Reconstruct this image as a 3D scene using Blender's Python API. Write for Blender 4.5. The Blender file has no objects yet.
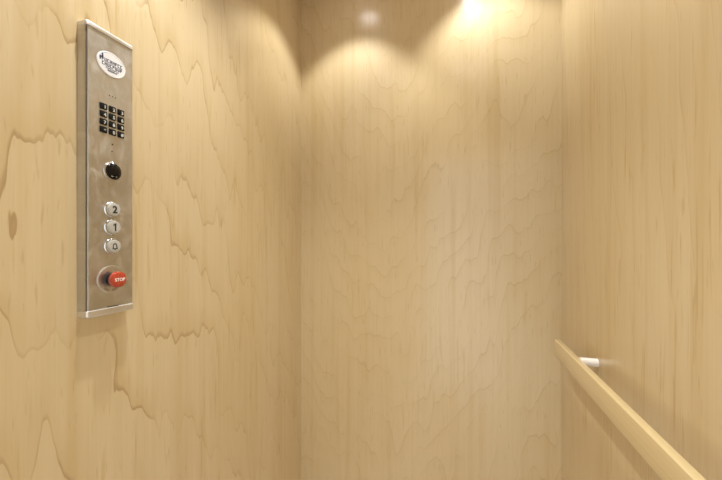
import bpy, bmesh, math, random
from mathutils import Vector, Matrix
random.seed(4)
S = bpy.context.scene
COL = S.collection
D = bpy.data

# ------------------------------------------------------------------ dimensions (metres)
XL, XR, YB, YF, H = -0.711, 0.3875, 1.45, -0.12, 2.42
CAM_Z = 1.25

# ------------------------------------------------------------------ node helpers
def new_mat(name):
    m = D.materials.new(name); m.use_nodes = True
    return m, m.node_tree, m.node_tree.nodes['Principled BSDF']

class NT:
    def __init__(s, nt): s.nt = nt
    def n(s, t): return s.nt.nodes.new(t)
    def link(s, a, b): s.nt.links.new(a, b)
    def put(s, sock, v):
        if hasattr(v, 'is_linked') or isinstance(v, bpy.types.NodeSocket): s.link(v, sock)
        else: sock.default_value = v
    def m(s, op, a, b=0.0, c=0.0):
        k = s.n('ShaderNodeMath'); k.operation = op
        for i, v in enumerate((a, b, c)): s.put(k.inputs[i], v)
        return k.outputs[0]
    def noise(s, u, v, w, detail=2.0, rough=0.5, dist=0.0):
        c = s.n('ShaderNodeCombineXYZ'); s.put(c.inputs[0], u); s.put(c.inputs[1], v); s.put(c.inputs[2], w)
        k = s.n('ShaderNodeTexNoise'); k.inputs['Scale'].default_value = 1.0
        k.inputs['Detail'].default_value = detail; k.inputs['Roughness'].default_value = rough
        k.inputs['Distortion'].default_value = dist
        s.link(c.outputs[0], k.inputs['Vector'])
        return k.outputs['Fac']
    def smooth(s, x, a, b, lo=0.0, hi=1.0):
        k = s.n('ShaderNodeMapRange'); k.interpolation_type = 'SMOOTHSTEP'
        s.put(k.inputs['Value'], x); s.put(k.inputs['From Min'], a); s.put(k.inputs['From Max'], b)
        s.put(k.inputs['To Min'], lo); s.put(k.inputs['To Max'], hi)
        return k.outputs[0]
    def mix(s, f, a, b):
        k = s.n('ShaderNodeMix'); k.data_type = 'RGBA'
        s.put(k.inputs[0], f); s.put(k.inputs[6], a); s.put(k.inputs[7], b)
        return k.outputs[2]

def maple(name, axis, seed, big, count, jag, vramp, cath, line=0.55, base=(0.607, 0.489, 0.305, 1), rough=0.19, streaks=0.4, zone=None):
    """Rotary-cut maple veneer: contour lines of a tall field (a cathedral about u0, jagged along the grain) over fine streaks."""
    m, nt, b = new_mat(name); N = NT(nt)
    tc = N.n('ShaderNodeTexCoord'); sp = N.n('ShaderNodeSeparateXYZ'); N.link(tc.outputs['Object'], sp.inputs[0])
    u = sp.outputs[axis]; v = sp.outputs[2]
    def nz(su, sv, k, detail=1.0, rg=0.45, dist=0.0):
        return N.noise(N.m('MULTIPLY', u, su), N.m('MULTIPLY', v, sv), seed + k, detail, rg, dist)
    u0, slope = cath
    du = N.m('SUBTRACT', u, u0)
    F = N.m('MULTIPLY', nz(big[0], big[1], 0.0, 1.0, 0.4, 0.3), count)
    F = N.m('ADD', F, N.m('MULTIPLY', v, vramp))
    F = N.m('ADD', F, N.m('MULTIPLY', N.m('SQRT', N.m('ADD', N.m('MULTIPLY', du, du), 0.004)), slope))
    F = N.m('ADD', F, N.m('MULTIPLY', nz(17, 3.4, 3.1), jag))
    F = N.m('ADD', F, N.m('MULTIPLY', nz(60, 7.0, 7.7, 2.0), jag * 0.17))
    t = N.m('FRACT', F)
    edge = N.m('MULTIPLY', N.smooth(t, 0.0, 0.015), N.smooth(t, 0.015, 0.09, 1.0, 0.0))
    halo = N.m('MULTIPLY', N.smooth(t, 0.0, 0.02), N.smooth(t, 0.03, 0.55, 1.0, 0.0))
    fade = N.smooth(nz(7, 3.0, 11.3, 2.0), 0.36, 0.62, 0.12, 1.0)
    fib = nz(170, 3.0, 1.9, 3.0, 0.6)
    fleck = N.smooth(nz(150, 15, 5.2), 0.64, 0.78)
    streak = nz(30, 0.9, 9.4, 2.0)
    stp = N.m('MULTIPLY', N.smooth(nz(95, 4.6, 15.4, 2.0, 0.55), 0.54, 0.74), N.smooth(nz(9, 2.6, 17.9, 1.0), 0.40, 0.64))
    tone = nz(3.2, 1.0, 13.6, 2.0)
    base_c = N.mix(N.smooth(tone, 0.3, 0.7), base, (base[0] * 0.965, base[1] * 0.935, base[2] * 0.86, 1))
    dark = (base[0] * 0.56, base[1] * 0.45, base[2] * 0.32, 1)
    warm = (base[0] * 0.80, base[1] * 0.71, base[2] * 0.55, 1)
    if zone:                                                       # figure calms down away from the cathedral
        zs = N.smooth(u, zone[0], zone[1], 1.0, zone[2]); fade = N.m('MULTIPLY', fade, zs)
    c = N.mix(N.m('MULTIPLY', N.smooth(streak, 0.48, 0.8), 0.45), base_c, warm)
    c = N.mix(N.m('MULTIPLY', stp, streaks), c, warm)
    c = N.mix(N.m('MULTIPLY', halo, N.m('MULTIPLY', fade, line * 0.7)), c, warm)
    c = N.mix(N.m('MULTIPLY', edge, N.m('MULTIPLY', fade, line)), c, dark)
    c = N.mix(N.m('MULTIPLY', fleck, 0.30), c, dark)
    c = N.mix(N.smooth(fib, 0.3, 0.75, 0.0, 0.18), c, warm)
    N.link(c, b.inputs['Base Color'])
    b.inputs['Roughness'].default_value = 0.42
    b.inputs['Specular IOR Level'].default_value = 0.25
    b.inputs['Coat Weight'].default_value = 0.75
    b.inputs['Coat Roughness'].default_value = rough
    return m

def plain(name, col, rough=0.5, metal=0.0, spec=0.5, emit=0.0, coat=0.0):
    m, nt, b = new_mat(name)
    b.inputs['Base Color'].default_value = (*col, 1); b.inputs['Roughness'].default_value = rough
    b.inputs['Metallic'].default_value = metal; b.inputs['Specular IOR Level'].default_value = spec
    b.inputs['Coat Weight'].default_value = coat
    if emit:
        b.inputs['Emission Color'].default_value = (*col, 1); b.inputs['Emission Strength'].default_value = emit
    # slight procedural variation of roughness
    N = NT(nt); tc = N.n('ShaderNodeTexCoord'); k = N.n('ShaderNodeTexNoise'); k.inputs['Scale'].default_value = 40
    N.link(tc.outputs['Object'], k.inputs['Vector'])
    N.link(N.smooth(k.outputs['Fac'], 0.2, 0.8, max(0.02, rough - 0.04), min(1, rough + 0.04)), b.inputs['Roughness'])
    return m

def brushed(name, col, rough, mottle):
    m, nt, b = new_mat(name); N = NT(nt)
    tc = N.n('ShaderNodeTexCoord'); sp = N.n('ShaderNodeSeparateXYZ'); N.link(tc.outputs['Object'], sp.inputs[0])
    hair = N.noise(N.m('MULTIPLY', sp.outputs[1], 900), N.m('MULTIPLY', sp.outputs[2], 14), 2.0, 2.0)
    smear = N.noise(N.m('MULTIPLY', sp.outputs[1], 55), N.m('MULTIPLY', sp.outputs[2], 38), 5.0, 4.0, 0.6, 0.6)
    c = N.mix(N.m('MULTIPLY', N.smooth(smear, 0.42, 0.72), mottle), (*col, 1), (min(1, col[0] * 1.35), min(1, col[1] * 1.35), min(1, col[2] * 1.32), 1))
    c = N.mix(N.smooth(hair, 0.3, 0.8, 0, 0.18), c, (col[0] * .7, col[1] * .7, col[2] * .7, 1))
    N.link(c, b.inputs['Base Color'])
    b.inputs['Metallic'].default_value = 1.0
    N.link(N.smooth(smear, 0.3, 0.75, rough - 0.05, rough + 0.12), b.inputs['Roughness'])
    return m

M = {}
M['maple_left'] = maple('maple veneer, broad figure', 1, 5.9, (4.0, 1.6), 3.0, 1.7, 4.2, (0.36, 6.0), line=0.75, streaks=0.75, zone=(0.62, 1.0, 0.38))
M['maple_back'] = maple('maple veneer, fine figure', 0, 21.7, (4.5, 1.6), 4.5, 1.5, -7.0, (-0.30, 11.0), line=0.27, streaks=0.5)
M['maple_right'] = maple('maple veneer, straight figure', 1, 41.2, (5.0, 0.7), 2.0, 1.0, 1.5, (1.6, 14.0), line=0.22, streaks=1.0)
M['maple_front'] = maple('maple veneer, returns', 0, 61.2, (5.0, 1.0), 3.0, 1.0, 3.0, (0.0, 8.0), line=0.4)
M['maple_rail'] = maple('maple rail stock', 2, 71.2, (3.0, 0.2), 1.0, 0.3, 0.1, (0.0, 0.5), line=0.0, streaks=0.1, base=(0.655, 0.525, 0.30, 1))
M['steel'] = brushed('brushed stainless steel', (0.57, 0.565, 0.56), 0.38, 0.45)
M['cap'] = brushed('satin cast aluminium', (0.76, 0.76, 0.77), 0.44, 0.0)
M['painted_reflection'] = plain('dark seam', (0.13, 0.11, 0.085), 0.5)
M['chrome'] = plain('bright chrome', (0.58, 0.58, 0.60), 0.2, 1.0)
M['satin'] = plain('satin white standoff', (0.86, 0.83, 0.79), 0.22, 0.0)
M['badge'] = plain('white enamel badge', (0.74, 0.74, 0.76), 0.5, 0.0, 0.2)
M['ink'] = plain('navy ink', (0.035, 0.045, 0.10), 0.5)
M['black'] = plain('black key plastic', (0.006, 0.006, 0.006), 0.45, spec=0.2)
M['gloss_black'] = plain('glossy black lens', (0.006, 0.0055, 0.0055), 0.16, spec=0.25)
M['white'] = plain('white marking', (0.85, 0.85, 0.83), 0.5)
M['key_print'] = plain('grey key print', (0.55, 0.55, 0.53), 0.5)
M['button'] = plain('pale button plastic', (0.44, 0.43, 0.40), 0.22, 0.0, coat=0.6)
M['numeral'] = plain('black numeral', (0.010, 0.010, 0.010), 0.5)
M['red'] = plain('red stop button plastic', (0.43, 0.055, 0.025), 0.28, coat=0.4)
M['engrave'] = plain('engraved brown paint', (0.12, 0.05, 0.03), 0.6)
M['ceiling'] = plain('satin ceiling panel', (0.78, 0.76, 0.73), 0.5)
M['floor'] = plain('pale floor tile', (0.74, 0.69, 0.65), 0.3)
M['trim'] = plain('white downlight trim', (0.8, 0.8, 0.8), 0.4)
M['lamp'] = plain('lit lamp lens', (1.0, 0.93, 0.92), 0.4, emit=13.0)

# ------------------------------------------------------------------ mesh helpers
def link(name, bm, mat, parent=None, smooth=True, loc=None):
    bmesh.ops.recalc_face_normals(bm, faces=bm.faces)
    me = D.meshes.new(name); bm.to_mesh(me); bm.free()
    me.materials.append(mat)
    if smooth:
        me.shade_smooth()
        try: me.set_sharp_from_angle(angle=math.radians(38))
        except Exception: pass
    o = D.objects.new(name, me); COL.objects.link(o)
    if parent: o.parent = parent
    if loc: o.location = loc
    return o

def box(bm, x0, x1, y0, y1, z0, z1, bev=0.0, seg=3):
    vs = [bm.verts.new((x, y, z)) for x in (x0, x1) for y in (y0, y1) for z in (z0, z1)]
    idx = [(0, 1, 3, 2), (4, 6, 7, 5), (0, 4, 5, 1), (2, 3, 7, 6), (0, 2, 6, 4), (1, 5, 7, 3)]
    fs = [bm.faces.new([vs[i] for i in f]) for f in idx]
    if bev:
        es = list({e for f in fs for e in f.edges})
        bmesh.ops.bevel(bm, geom=es, offset=bev, segments=seg, profile=0.5, affect='EDGES')
    return bm

def lathe(bm, prof, ca, cb, sa=1.0, sb=1.0, n=48):
    """Revolve (radius, height-out-of-panel) about the panel normal; panel axes a=along wall, b=up, c=out -> world (c,a,b)."""
    rings = []
    for r, h in prof:
        if r <= 1e-9: rings.append([bm.verts.new((h, ca, cb))])
        else: rings.append([bm.verts.new((h, ca + sa * r * math.cos(2 * math.pi * i / n), cb + sb * r * math.sin(2 * math.pi * i / n))) for i in range(n)])
    for p, q in zip(rings, rings[1:]):
        for i in range(n):
            j = (i + 1) % n
            if len(p) == 1 and len(q) == 1: continue
            if len(p) == 1: bm.faces.new((p[0], q[i], q[j]))
            elif len(q) == 1: bm.faces.new((p[i], q[0], p[j]))
            else: bm.faces.new((p[i], q[i], q[j], p[j]))
    for ring in (rings[0], rings[-1]):
        if len(ring) > 1: bm.faces.new(ring)
    return bm

def prism(bm, pts, h0, h1, ca=0.0, cb=0.0):
    """Extrude an outline given in panel axes (a, b) from height h0 to h1 out of the panel."""
    lo = [bm.verts.new((h0, ca + a, cb + b)) for a, b in pts]
    hi = [bm.verts.new((h1, ca + a, cb + b)) for a, b in pts]
    bm.faces.new(lo); bm.faces.new(hi)
    for i in range(len(pts)):
        j = (i + 1) % len(pts)
        bm.faces.new((lo[i], lo[j], hi[j], hi[i]))
    return bm

def lettering(name, s, size, mat, parent, ca, cb, c, bold=0.0, rot=0.0, sx=1.0):
    cu = D.curves.new(name, 'FONT'); cu.body = s; cu.size = size
    cu.align_x = 'CENTER'; cu.align_y = 'CENTER'; cu.extrude = 0.00015; cu.offset = bold; cu.resolution_u = 4
    tmp = D.objects.new(name, cu); COL.objects.link(tmp)
    dg = bpy.context.evaluated_depsgraph_get()
    me = D.meshes.new_from_object(tmp.evaluated_get(dg))
    D.objects.remove(tmp); D.curves.remove(cu)
    # centre the glyphs on their own box, then stand them on the panel
    xs = [v.co.x for v in me.vertices]; ys = [v.co.y for v in me.vertices]
    mx, my = (min(xs) + max(xs)) / 2, (min(ys) + max(ys)) / 2
    for v in me.vertices:
        x, y, z = (v.co.x - mx) * sx, v.co.y - my, v.co.z
        a = x * math.cos(rot) - y * math.sin(rot); b = x * math.sin(rot) + y * math.cos(rot)
        v.co = (c + z, ca + a, cb + b)
    me.materials.clear(); me.materials.append(mat)
    o = D.objects.new(name, me); COL.objects.link(o); o.parent = parent
    return o

def empty(name, loc, label, cat, group=None):
    o = D.objects.new(name, None); COL.objects.link(o); o.location = loc; o.empty_display_size = 0.05
    o['label'] = label; o['category'] = cat
    if group: o['group'] = group
    return o

def structure(name, bm, mat, label, smooth=False):
    o = link(name, bm, mat, smooth=smooth); o['kind'] = 'structure'; o['label'] = label
    o['category'] = name.split('_')[0]
    return o

# ------------------------------------------------------------------ the cab
T = 0.03
structure('wall_left', box(bmesh.new(), XL - T, XL, YF, YB + T, 0, H), M['maple_left'], 'pale maple veneer wall with bold wavy figure behind the steel panel')
structure('wall_back', box(bmesh.new(), XL, XR, YB, YB + T, 0, H), M['maple_back'], 'pale maple veneer back wall of the cab under two downlights')
structure('wall_right', box(bmesh.new(), XR, XR + T, YF, YB + T, 0, H), M['maple_right'], 'pale maple veneer wall with straight figure behind the handrail')
structure('floor', box(bmesh.new(), XL - T, XR + T, YF - T, YB + T, -T, 0), M['floor'], 'pale tile floor of the cab')
structure('ceiling', box(bmesh.new(), XL - T, XR + T, YF - T, YB + T, H, H + T), M['ceiling'], 'pale flat ceiling of the cab')
bm = bmesh.new()
OX0, OX1, OZ = -0.24, 0.36, 1.98                                   # the open doorway the picture is taken from, left side narrowed to hold back the fill
box(bm, XL - T, OX0, YF - T, YF, 0, H); box(bm, OX1, XR + T, YF - T, YF, 0, H); box(bm, OX0, OX1, YF - T, YF, OZ, H)
structure('wall_front', bm, M['maple_front'], 'maple veneer returns around the open doorway')

# ------------------------------------------------------------------ control panel on the left wall
PA, PB = 0.5243, 1.3915                                            # panel centre along the wall and in height
hw, hh, dep = 0.0485, 0.2790, 0.022
panel = empty('elevator_control_panel', (XL, PA, PB - hh - 0.004),
              'tall narrow brushed steel elevator button panel on the left maple wall', 'control panel')
def part(name, bm, mat, parent=panel, smooth=True):
    o = link(name, bm, mat, None, smooth)
    o.parent = parent
    return o
Z0 = PB - hh - 0.004                                               # local b = world z - Z0
def la(y): return y - PA
def lb(z): return z - Z0

def plate_outline():
    """Plan of the panel: a gently leaning side band, a narrow recess for the painted dark reflection, then the raised front plate; (out, along)."""
    return [(0.0, -hw - 0.0015), (0.0175, -hw), (0.0190, -hw + 0.0008), (0.0190, -hw + 0.0030), (dep - 0.0004, -hw + 0.0031), (dep, -hw + 0.0036),
            (dep, hw - 0.0012), (dep - 0.0010, hw - 0.0002), (dep - 0.0030, hw), (0.0, hw)]
def cap_outline(grow, inset, rad=0.006, n=8):
    w = hw + grow - inset; d = dep + 0.0024 - inset; rad = max(0.0012, rad - inset); pts = [(0.0, -w)]
    for i in range(n + 1):
        t = math.pi / 2 * i / n; pts.append((d - rad + rad * math.sin(t), -w + rad - rad * math.cos(t)))
    for i in range(n + 1):
        t = math.pi / 2 * i / n; pts.append((d - rad + rad * math.cos(t), w - rad + rad * math.sin(t)))
    pts.append((0.0, w)); return pts
def extrude_profile(bm, pts, z0, z1):
    lo = [bm.verts.new((c, a, z0)) for c, a in pts]; hi = [bm.verts.new((c, a, z1)) for c, a in pts]
    fl = bm.faces.new(lo); fh = bm.faces.new(hi)
    for i in range(len(pts)):
        j = (i + 1) % len(pts); bm.faces.new((lo[i], lo[j], hi[j], hi[i]))
    return fl, fh
bm = bmesh.new(); extrude_profile(bm, plate_outline(), 0.004, 0.004 + 2 * hh)
part('faceplate', bm, M['steel'])
bm = box(bmesh.new(), 0.0185, 0.0196, -hw + 0.0012, -hw + 0.0030, 0.005, 0.003 + 2 * hh)  # dark strip added to stand for the dark reflection along the panel edge
o = part('edge_reflection', bm, M['painted_reflection'], smooth=False); o['label'] = 'thin dark strip standing for a reflection along the edge'
for z0, z1, r0, r1 in ((-0.0090, 0.0045, 0.0042, 0.0012), (2 * hh + 0.0035, 2 * hh + 0.0135, 0.0012, 0.0042)):
    lv = []                                                        # (height, inset) of each ring, both rims rolled over
    for i in range(6):
        t = math.pi / 2 * i / 5; lv.append((z0 + r0 - r0 * math.cos(t), r0 - r0 * math.sin(t)))
    for i in range(6):
        t = math.pi / 2 * i / 5; lv.append((z1 - r1 + r1 * math.sin(t), r1 - r1 * math.cos(t)))
    bm = bmesh.new(); rings = [[bm.verts.new((c, a, z)) for c, a in cap_outline(0.0014, ins)] for z, ins in lv]
    bm.faces.new(rings[0]); bm.faces.new(rings[-1])
    for p, q in zip(rings, rings[1:]):
        for i in range(len(p)):
            j = (i + 1) % len(p); bm.faces.new((p[i], p[j], q[j], q[i]))
    o = part('end_cap', bm, M['cap']); o['label'] = 'bright cast metal end cap'
bm = bmesh.new(); box(bm, dep - 0.0005, dep + 0.0004, la(0.516), la(0.540), 0.0052, 0.0066)
part('latch_slot', bm, M['black'], smooth=False)

# oval badge with illegible small print and a little figure
ba, bb_ = la(0.5250), lb(1.6145)
bw, bh = 0.0302, 0.0248
bm = bmesh.new()
lathe(bm, [(1.0, dep - 0.0003), (1.0, dep + 0.0008), (0.97, dep + 0.0014), (0.92, dep + 0.0016), (0.90, dep + 0.0012), (0.885, dep + 0.0012), (0, dep + 0.0012)], ba, bb_, bw, bh, 56)
badge = part('oval_badge', bm, M['badge']); badge['label'] = 'white oval badge with dark blue small print'
bt = dep + 0.0013
def bars(name, rows, mat):
    bm = bmesh.new()
    for (a0, a1, b0, hgt, n, thick) in rows:
        pitch = (a1 - a0) / n
        for i in range(n):
            x = a0 + i * pitch; w = pitch * 0.78; k = random.randrange(4)
            segs = [(x, x + thick, 0, hgt)]
            if k in (0, 1): segs.append((x, x + w, hgt - thick, hgt))
            if k in (0, 2): segs.append((x, x + w, 0, thick))
            if k in (1, 3): segs.append((x, x + w, hgt * .45, hgt * .45 + thick))
            if k in (2, 3): segs.append((x + w - thick, x + w, 0, hgt))
            for s0, s1, t0, t1 in segs:
                prism(bm, [(s0, t0), (s1, t0), (s1, t1), (s0, t1)], bt - 0.0002, bt + 0.00012, ba, bb_ + b0)
    return part(name, bm, mat, badge, smooth=False)
bars('small_print', [(-0.0205, 0.0235, 0.0012, 0.0072, 8, 0.0014), (-0.0200, 0.0230, -0.0070, 0.0070, 8, 0.0014),
                     (-0.0125, 0.0150, -0.0112, 0.0028, 9, 0.0007), (-0.0085, 0.0120, -0.0158, 0.0034, 8, 0.0010)], M['ink'])
bm = bmesh.new()
prism(bm, [(-0.0215, 0.0060), (-0.0185, 0.0060), (-0.0170, 0.0105), (-0.0178, 0.0150), (-0.0196, 0.0162), (-0.0208, 0.0135), (-0.0205, 0.0100)], bt - 0.0002, bt + 0.00012, ba, bb_)
prism(bm, [(-0.0245, 0.0010), (-0.0225, 0.0010), (-0.0210, 0.0090), (-0.0240, 0.0100), (-0.0250, 0.0060)], bt - 0.0002, bt + 0.00012, ba, bb_)
part('figure_mark', bm, M['ink'], badge, smooth=False)

# three tiny indicator holes, twelve keys, two more holes
for y in (0.5211, 0.5274, 0.5338):
    bm = lathe(bmesh.new(), [(0.0011, dep - 0.0004), (0.0011, dep + 0.0002), (0, dep + 0.0002)], la(y), lb(1.5502), n=16); part('indicator_hole', bm, M['black'])
KY = (0.5083, 0.5265, 0.5447); KZ = (1.5230, 1.5073, 1.4916, 1.4760)
for r, z in enumerate(KZ):
    for c, y in enumerate(KY):
        bm = box(bmesh.new(), dep - 0.0005, dep + 0.0022, la(y) - 0.0069, la(y) + 0.0069, lb(z) - 0.0062, lb(z) + 0.0062, 0.0009, 2)
        key = part('keypad_key', bm, M['black'])
        lettering('key_digit', ('123', '456', '789', '*0#')[r][c], 0.0092, M['key_print'], key, la(y) + 0.0022, lb(z) - 0.0008, dep + 0.0023, 0.0003)
for y, z, r in ((0.5274, 1.4507, 0.0015), (0.5263, 1.4359, 0.0012)):
    bm = lathe(bmesh.new(), [(r, dep - 0.0004), (r, dep + 0.0002), (0, dep + 0.0002)], la(y), lb(z), n=16); part('speaker_hole', bm, M['black'])

# black round lens in a bright ring
a, b = la(0.5275), lb(1.3942)
bm = lathe(bmesh.new(), [(0.0168, dep - 0.0003), (0.0168, dep + 0.0030), (0.0158, dep + 0.0040), (0.0082, dep + 0.0066), (0, dep + 0.0074)], a, b)
lens = part('round_lens', bm, M['gloss_black']); lens['label'] = 'glossy black round lens in a bright ring'
bm = lathe(bmesh.new(), [(0.0169, dep - 0.0004), (0.0200, dep - 0.0004), (0.0196, dep + 0.0018), (0.0180, dep + 0.0030), (0.0169, dep + 0.0030)], a, b)
bm.faces.ensure_lookup_table()
part('lens_ring', bm, M['chrome'], lens)
bm = bmesh.new()
for i in range(4): prism(bm, [(-0.0058 + i * 0.0029, 0), (-0.0037 + i * 0.0029, 0), (-0.0037 + i * 0.0029, 0.0024), (-0.0058 + i * 0.0029, 0.0024)], dep + 0.0048, dep + 0.0056, a, b - 0.0112)
part('lens_marking', bm, M['white'], lens, smooth=False)

# floor buttons 2 and 1 and the alarm button
for z, s in ((1.3150, '2'), (1.2785, '1'), (1.2392, None)):
    a, b = la(0.5262), lb(z)
    bm = lathe(bmesh.new(), [(0.0134, dep - 0.0003), (0.0134, dep + 0.0066), (0.0128, dep + 0.0078), (0.0112, dep + 0.0084), (0.0100, dep + 0.0085), (0, dep + 0.0086)], a, b)
    btn = part('floor_button' if s else 'alarm_button', bm, M['button'])
    bm = lathe(bmesh.new(), [(0.0136, dep - 0.0003), (0.0168, dep - 0.0003), (0.0166, dep + 0.0014), (0.0150, dep + 0.0030), (0.0136, dep + 0.0032)], a, b)
    part('button_ring', bm, M['chrome'], btn)
    if s == '1':
        bm = prism(bmesh.new(), [(-0.0004, -0.0078), (0.0024, -0.0078), (0.0024, 0.0078), (0.0004, 0.0078), (-0.0034, 0.0050), (-0.0034, 0.0026), (-0.0004, 0.0044)], dep + 0.0084, dep + 0.0090, a, b)
        part('numeral', bm, M['numeral'], btn, smooth=False)
    elif s: lettering('numeral', s, 0.0205, M['numeral'], btn, a, b, dep + 0.0087, 0.0006)
    else:
        bm = bmesh.new()
        out = [(-0.0062, -0.0058), (-0.0046, -0.0040), (-0.0042, 0.0020), (-0.0028, 0.0052), (0, 0.0062), (0.0028, 0.0052), (0.0042, 0.0020), (0.0046, -0.0040), (0.0062, -0.0058)]
        inn = [(0.0030, -0.0042), (0.0028, 0.0016), (0.0018, 0.0036), (0, 0.0043), (-0.0018, 0.0036), (-0.0028, 0.0016), (-0.0030, -0.0042)]
        prism(bm, [(-0.0062, -0.0058), (0.0062, -0.0058), (0.0048, -0.0042), (-0.0048, -0.0042)], dep + 0.0084, dep + 0.0089, a, b)
        side = [(-0.0048, -0.0042), (-0.0030, -0.0042), (-0.0028, 0.0016), (-0.0018, 0.0036), (0, 0.0043), (0, 0.0062), (-0.0028, 0.0052), (-0.0042, 0.0020)]
        prism(bm, side, dep + 0.0084, dep + 0.0089, a, b); prism(bm, [(-x, y) for x, y in side], dep + 0.0084, dep + 0.0089, a, b)
        prism(bm, [(-0.0014, -0.0074), (0.0014, -0.0074), (0.0014, -0.0058), (-0.0014, -0.0058)], dep + 0.0084, dep + 0.0089, a, b)
        part('bell_symbol', bm, M['numeral'], btn, smooth=False)

# stop button on its engraved round plate
a, b = la(0.5243), lb(1.1710)
bm = lathe(bmesh.new(), [(0.0282, dep - 0.0003), (0.0282, dep + 0.0012), (0.0268, dep + 0.0020), (0.0262, dep + 0.0020), (0, dep + 0.0020)], a, b, n=64)
plate = part('stop_plate', bm, M['steel'])
bm = bmesh.new()
for ang in (-128, -118, -108, -84, -74, -64, -52):
    t = math.radians(ang); ca, cb = 0.0228 * math.cos(t), 0.0228 * math.sin(t); rx, ry = -math.sin(t), math.cos(t); ux, uy = -math.cos(t), -math.sin(t)
    for s0, s1, t0, t1 in ((-.0013, -.0007, -.002, .002), (.0007, .0013, -.002, .002), (-.0013, .0013, .0014, .002)):
        prism(bm, [(ca + s * rx + q * ux, cb + s * ry + q * uy) for s, q in ((s0, t0), (s1, t0), (s1, t1), (s0, t1))], dep + 0.0018, dep + 0.0022, a, b)
part('engraved_letters', bm, M['engrave'], plate, smooth=False)
bm = lathe(bmesh.new(), [(0.0128, dep + 0.0125), (0.0155, dep + 0.0130), (0.0164, dep + 0.0150), (0.0164, dep + 0.0205), (0.0152, dep + 0.0232), (0.0120, dep + 0.0244), (0.0100, dep + 0.0247), (0, dep + 0.0248)], a, b, n=56)
stop = part('stop_button', bm, M['red']); stop['label'] = 'red mushroom button lettered STOP'
bm = lathe(bmesh.new(), [(0.0125, dep + 0.0015), (0.0125, dep + 0.0126), (0, dep + 0.0126)], a, b)
part('button_stem', bm, M['black'], stop)
lettering('stop_lettering', 'STOP', 0.0088, M['white'], stop, a, b, dep + 0.0249, 0.0002)

# ------------------------------------------------------------------ handrail on the right wall
RX0, RX1, RZ1, RZ0, RY1, RY0 = 0.3285, 0.3469, 0.9060, 0.8490, 1.3220, 0.10
rail = empty('wooden_handrail', (XR, (RY0 + RY1) / 2, RZ0), 'pale maple board handrail running along the right wall on white standoffs', 'handrail')
def rpart(name, bm, mat):
    for v in bm.verts: v.co -= rail.location
    return link(name, bm, mat, rail)
bm = box(bmesh.new(), RX0, RX1, RY0, RY1, RZ0, RZ1)
far = [e for e in bm.edges if all(abs(v.co.y - RY1) < 1e-6 and abs(v.co.x - RX0) < 1e-6 for v in e.verts)]
bmesh.ops.bevel(bm, geom=far, offset=0.005, segments=5, profile=0.5, affect='EDGES')
bm.normal_update()
long_edges = [e for e in bm.edges if e.calc_length() > 1e-6 and len(e.link_faces) == 2 and abs(e.verts[0].co.z - e.verts[1].co.z) < 1e-6]
bmesh.ops.bevel(bm, geom=long_edges, offset=0.0030, segments=3, profile=0.5, affect='EDGES')
rpart('rail_board', bm, M['maple_rail'])
for y in (1.112, 0.34):
    bm = bmesh.new(); n = 32; r = 0.0118; zc = 0.9000
    prof = [(RX1 - 0.003, 0), (RX1 - 0.003, r), (XR, r), (XR, 0)]
    rings = [[bm.verts.new((x, y + q * math.cos(2 * math.pi * i / n), zc + q * math.sin(2 * math.pi * i / n))) for i in range(n)] if q else [bm.verts.new((x, y, zc))] for x, q in prof]
    for p, q in zip(rings, rings[1:]):
        for i in range(n):
            j = (i + 1) % n
            if len(p) == 1: bm.faces.new((p[0], q[i], q[j]))
            elif len(q) == 1: bm.faces.new((p[i], q[0], p[j]))
            else: bm.faces.new((p[i], q[i], q[j], p[j]))
    o = rpart('standoff', bm, M['satin']); o['label'] = 'short white round standoff'

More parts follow.
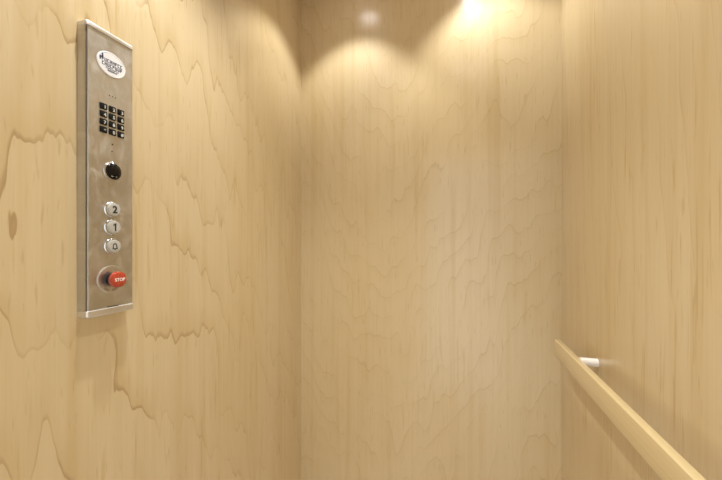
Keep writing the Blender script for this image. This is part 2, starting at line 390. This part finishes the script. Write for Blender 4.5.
# ------------------------------------------------------------------ downlights in the ceiling
LX, LY = (-0.440, 0.050), (0.530, 1.205)
LIGHTS = [(LX[0], LY[1], 17.0, 0, 0, 94, 0.40, 'back left corner'), (LX[1], LY[1] + 0.035, 15.5, 0, -13, 114, 0.50, 'back right corner'),
          (LX[0], LY[0], 54.0, 0, 0, 94, 0.80, 'front left corner'), (LX[1], LY[0], 20.0, 0, 0, 94, 0.80, 'front right corner')]
for x, y, p, tx, ty, cone, soft, where in LIGHTS:
    fx = empty('recessed_downlight', (x, y, H), 'small round lit ceiling downlight towards the %s of the cab' % where, 'downlight', 'ceiling downlights')
    def ring(prof, nn=40):
        bm = bmesh.new(); rs = []
        for q, z in prof:
            rs.append([bm.verts.new((q * math.cos(2 * math.pi * i / nn), q * math.sin(2 * math.pi * i / nn), z)) for i in range(nn)])
        return bm, rs, nn
    bm, rs, nn = ring([(0.045, 0), (0.057, 0), (0.056, -0.004), (0.046, -0.006)])
    for k in range(4):
        pq, qq = rs[k], rs[(k + 1) % 4]
        for i in range(nn):
            j = (i + 1) % nn; bm.faces.new((pq[i], qq[i], qq[j], pq[j]))
    link('trim_ring', bm, M['trim'], fx)
    bm, rs, nn = ring([(0.0445, -0.0005), (0.0445, -0.003)])
    bm.faces.new(rs[0]); bm.faces.new(rs[1])
    for i in range(nn):
        j = (i + 1) % nn; bm.faces.new((rs[0][i], rs[1][i], rs[1][j], rs[0][j]))
    link('lamp_lens', bm, M['lamp'], fx)
    ld = D.lights.new('downlight_beam', 'SPOT'); ld.energy = p; ld.spot_size = math.radians(cone); ld.spot_blend = soft
    ld.shadow_soft_size = 0.018; ld.color = (0.98, 1.0, 0.97)
    lo = D.objects.new('downlight_beam', ld); COL.objects.link(lo); lo.location = (x, y, H - 0.012)
    lo.rotation_euler = (math.radians(tx), math.radians(ty), 0)

# ------------------------------------------------------------------ even world fill, added to lift the walls through the open doorway
w = D.worlds.new('world_fill'); S.world = w; w.use_nodes = True
bg = w.node_tree.nodes['Background']; bg.inputs[0].default_value = (0.97, 1.0, 0.98, 1); bg.inputs[1].default_value = 2.15

# ------------------------------------------------------------------ camera
cd = D.cameras.new('camera'); cam = D.objects.new('camera', cd); COL.objects.link(cam)
cam.location = (0, 0, CAM_Z); cam.rotation_euler = (math.radians(90), 0, math.radians(16))
cd.sensor_fit = 'HORIZONTAL'; cd.sensor_width = 36; cd.lens = 36 * 335 / 722; cd.shift_y = 1 / 722; cd.clip_start = 0.01
S.camera = cam
vs = S.view_settings
vs.view_transform = 'Standard'; vs.look = 'None'; vs.gamma = 1; vs.use_curve_mapping = False; vs.exposure = -0.02
S.cycles.use_denoising = True
S.cycles.max_bounces = 12; S.cycles.diffuse_bounces = 8
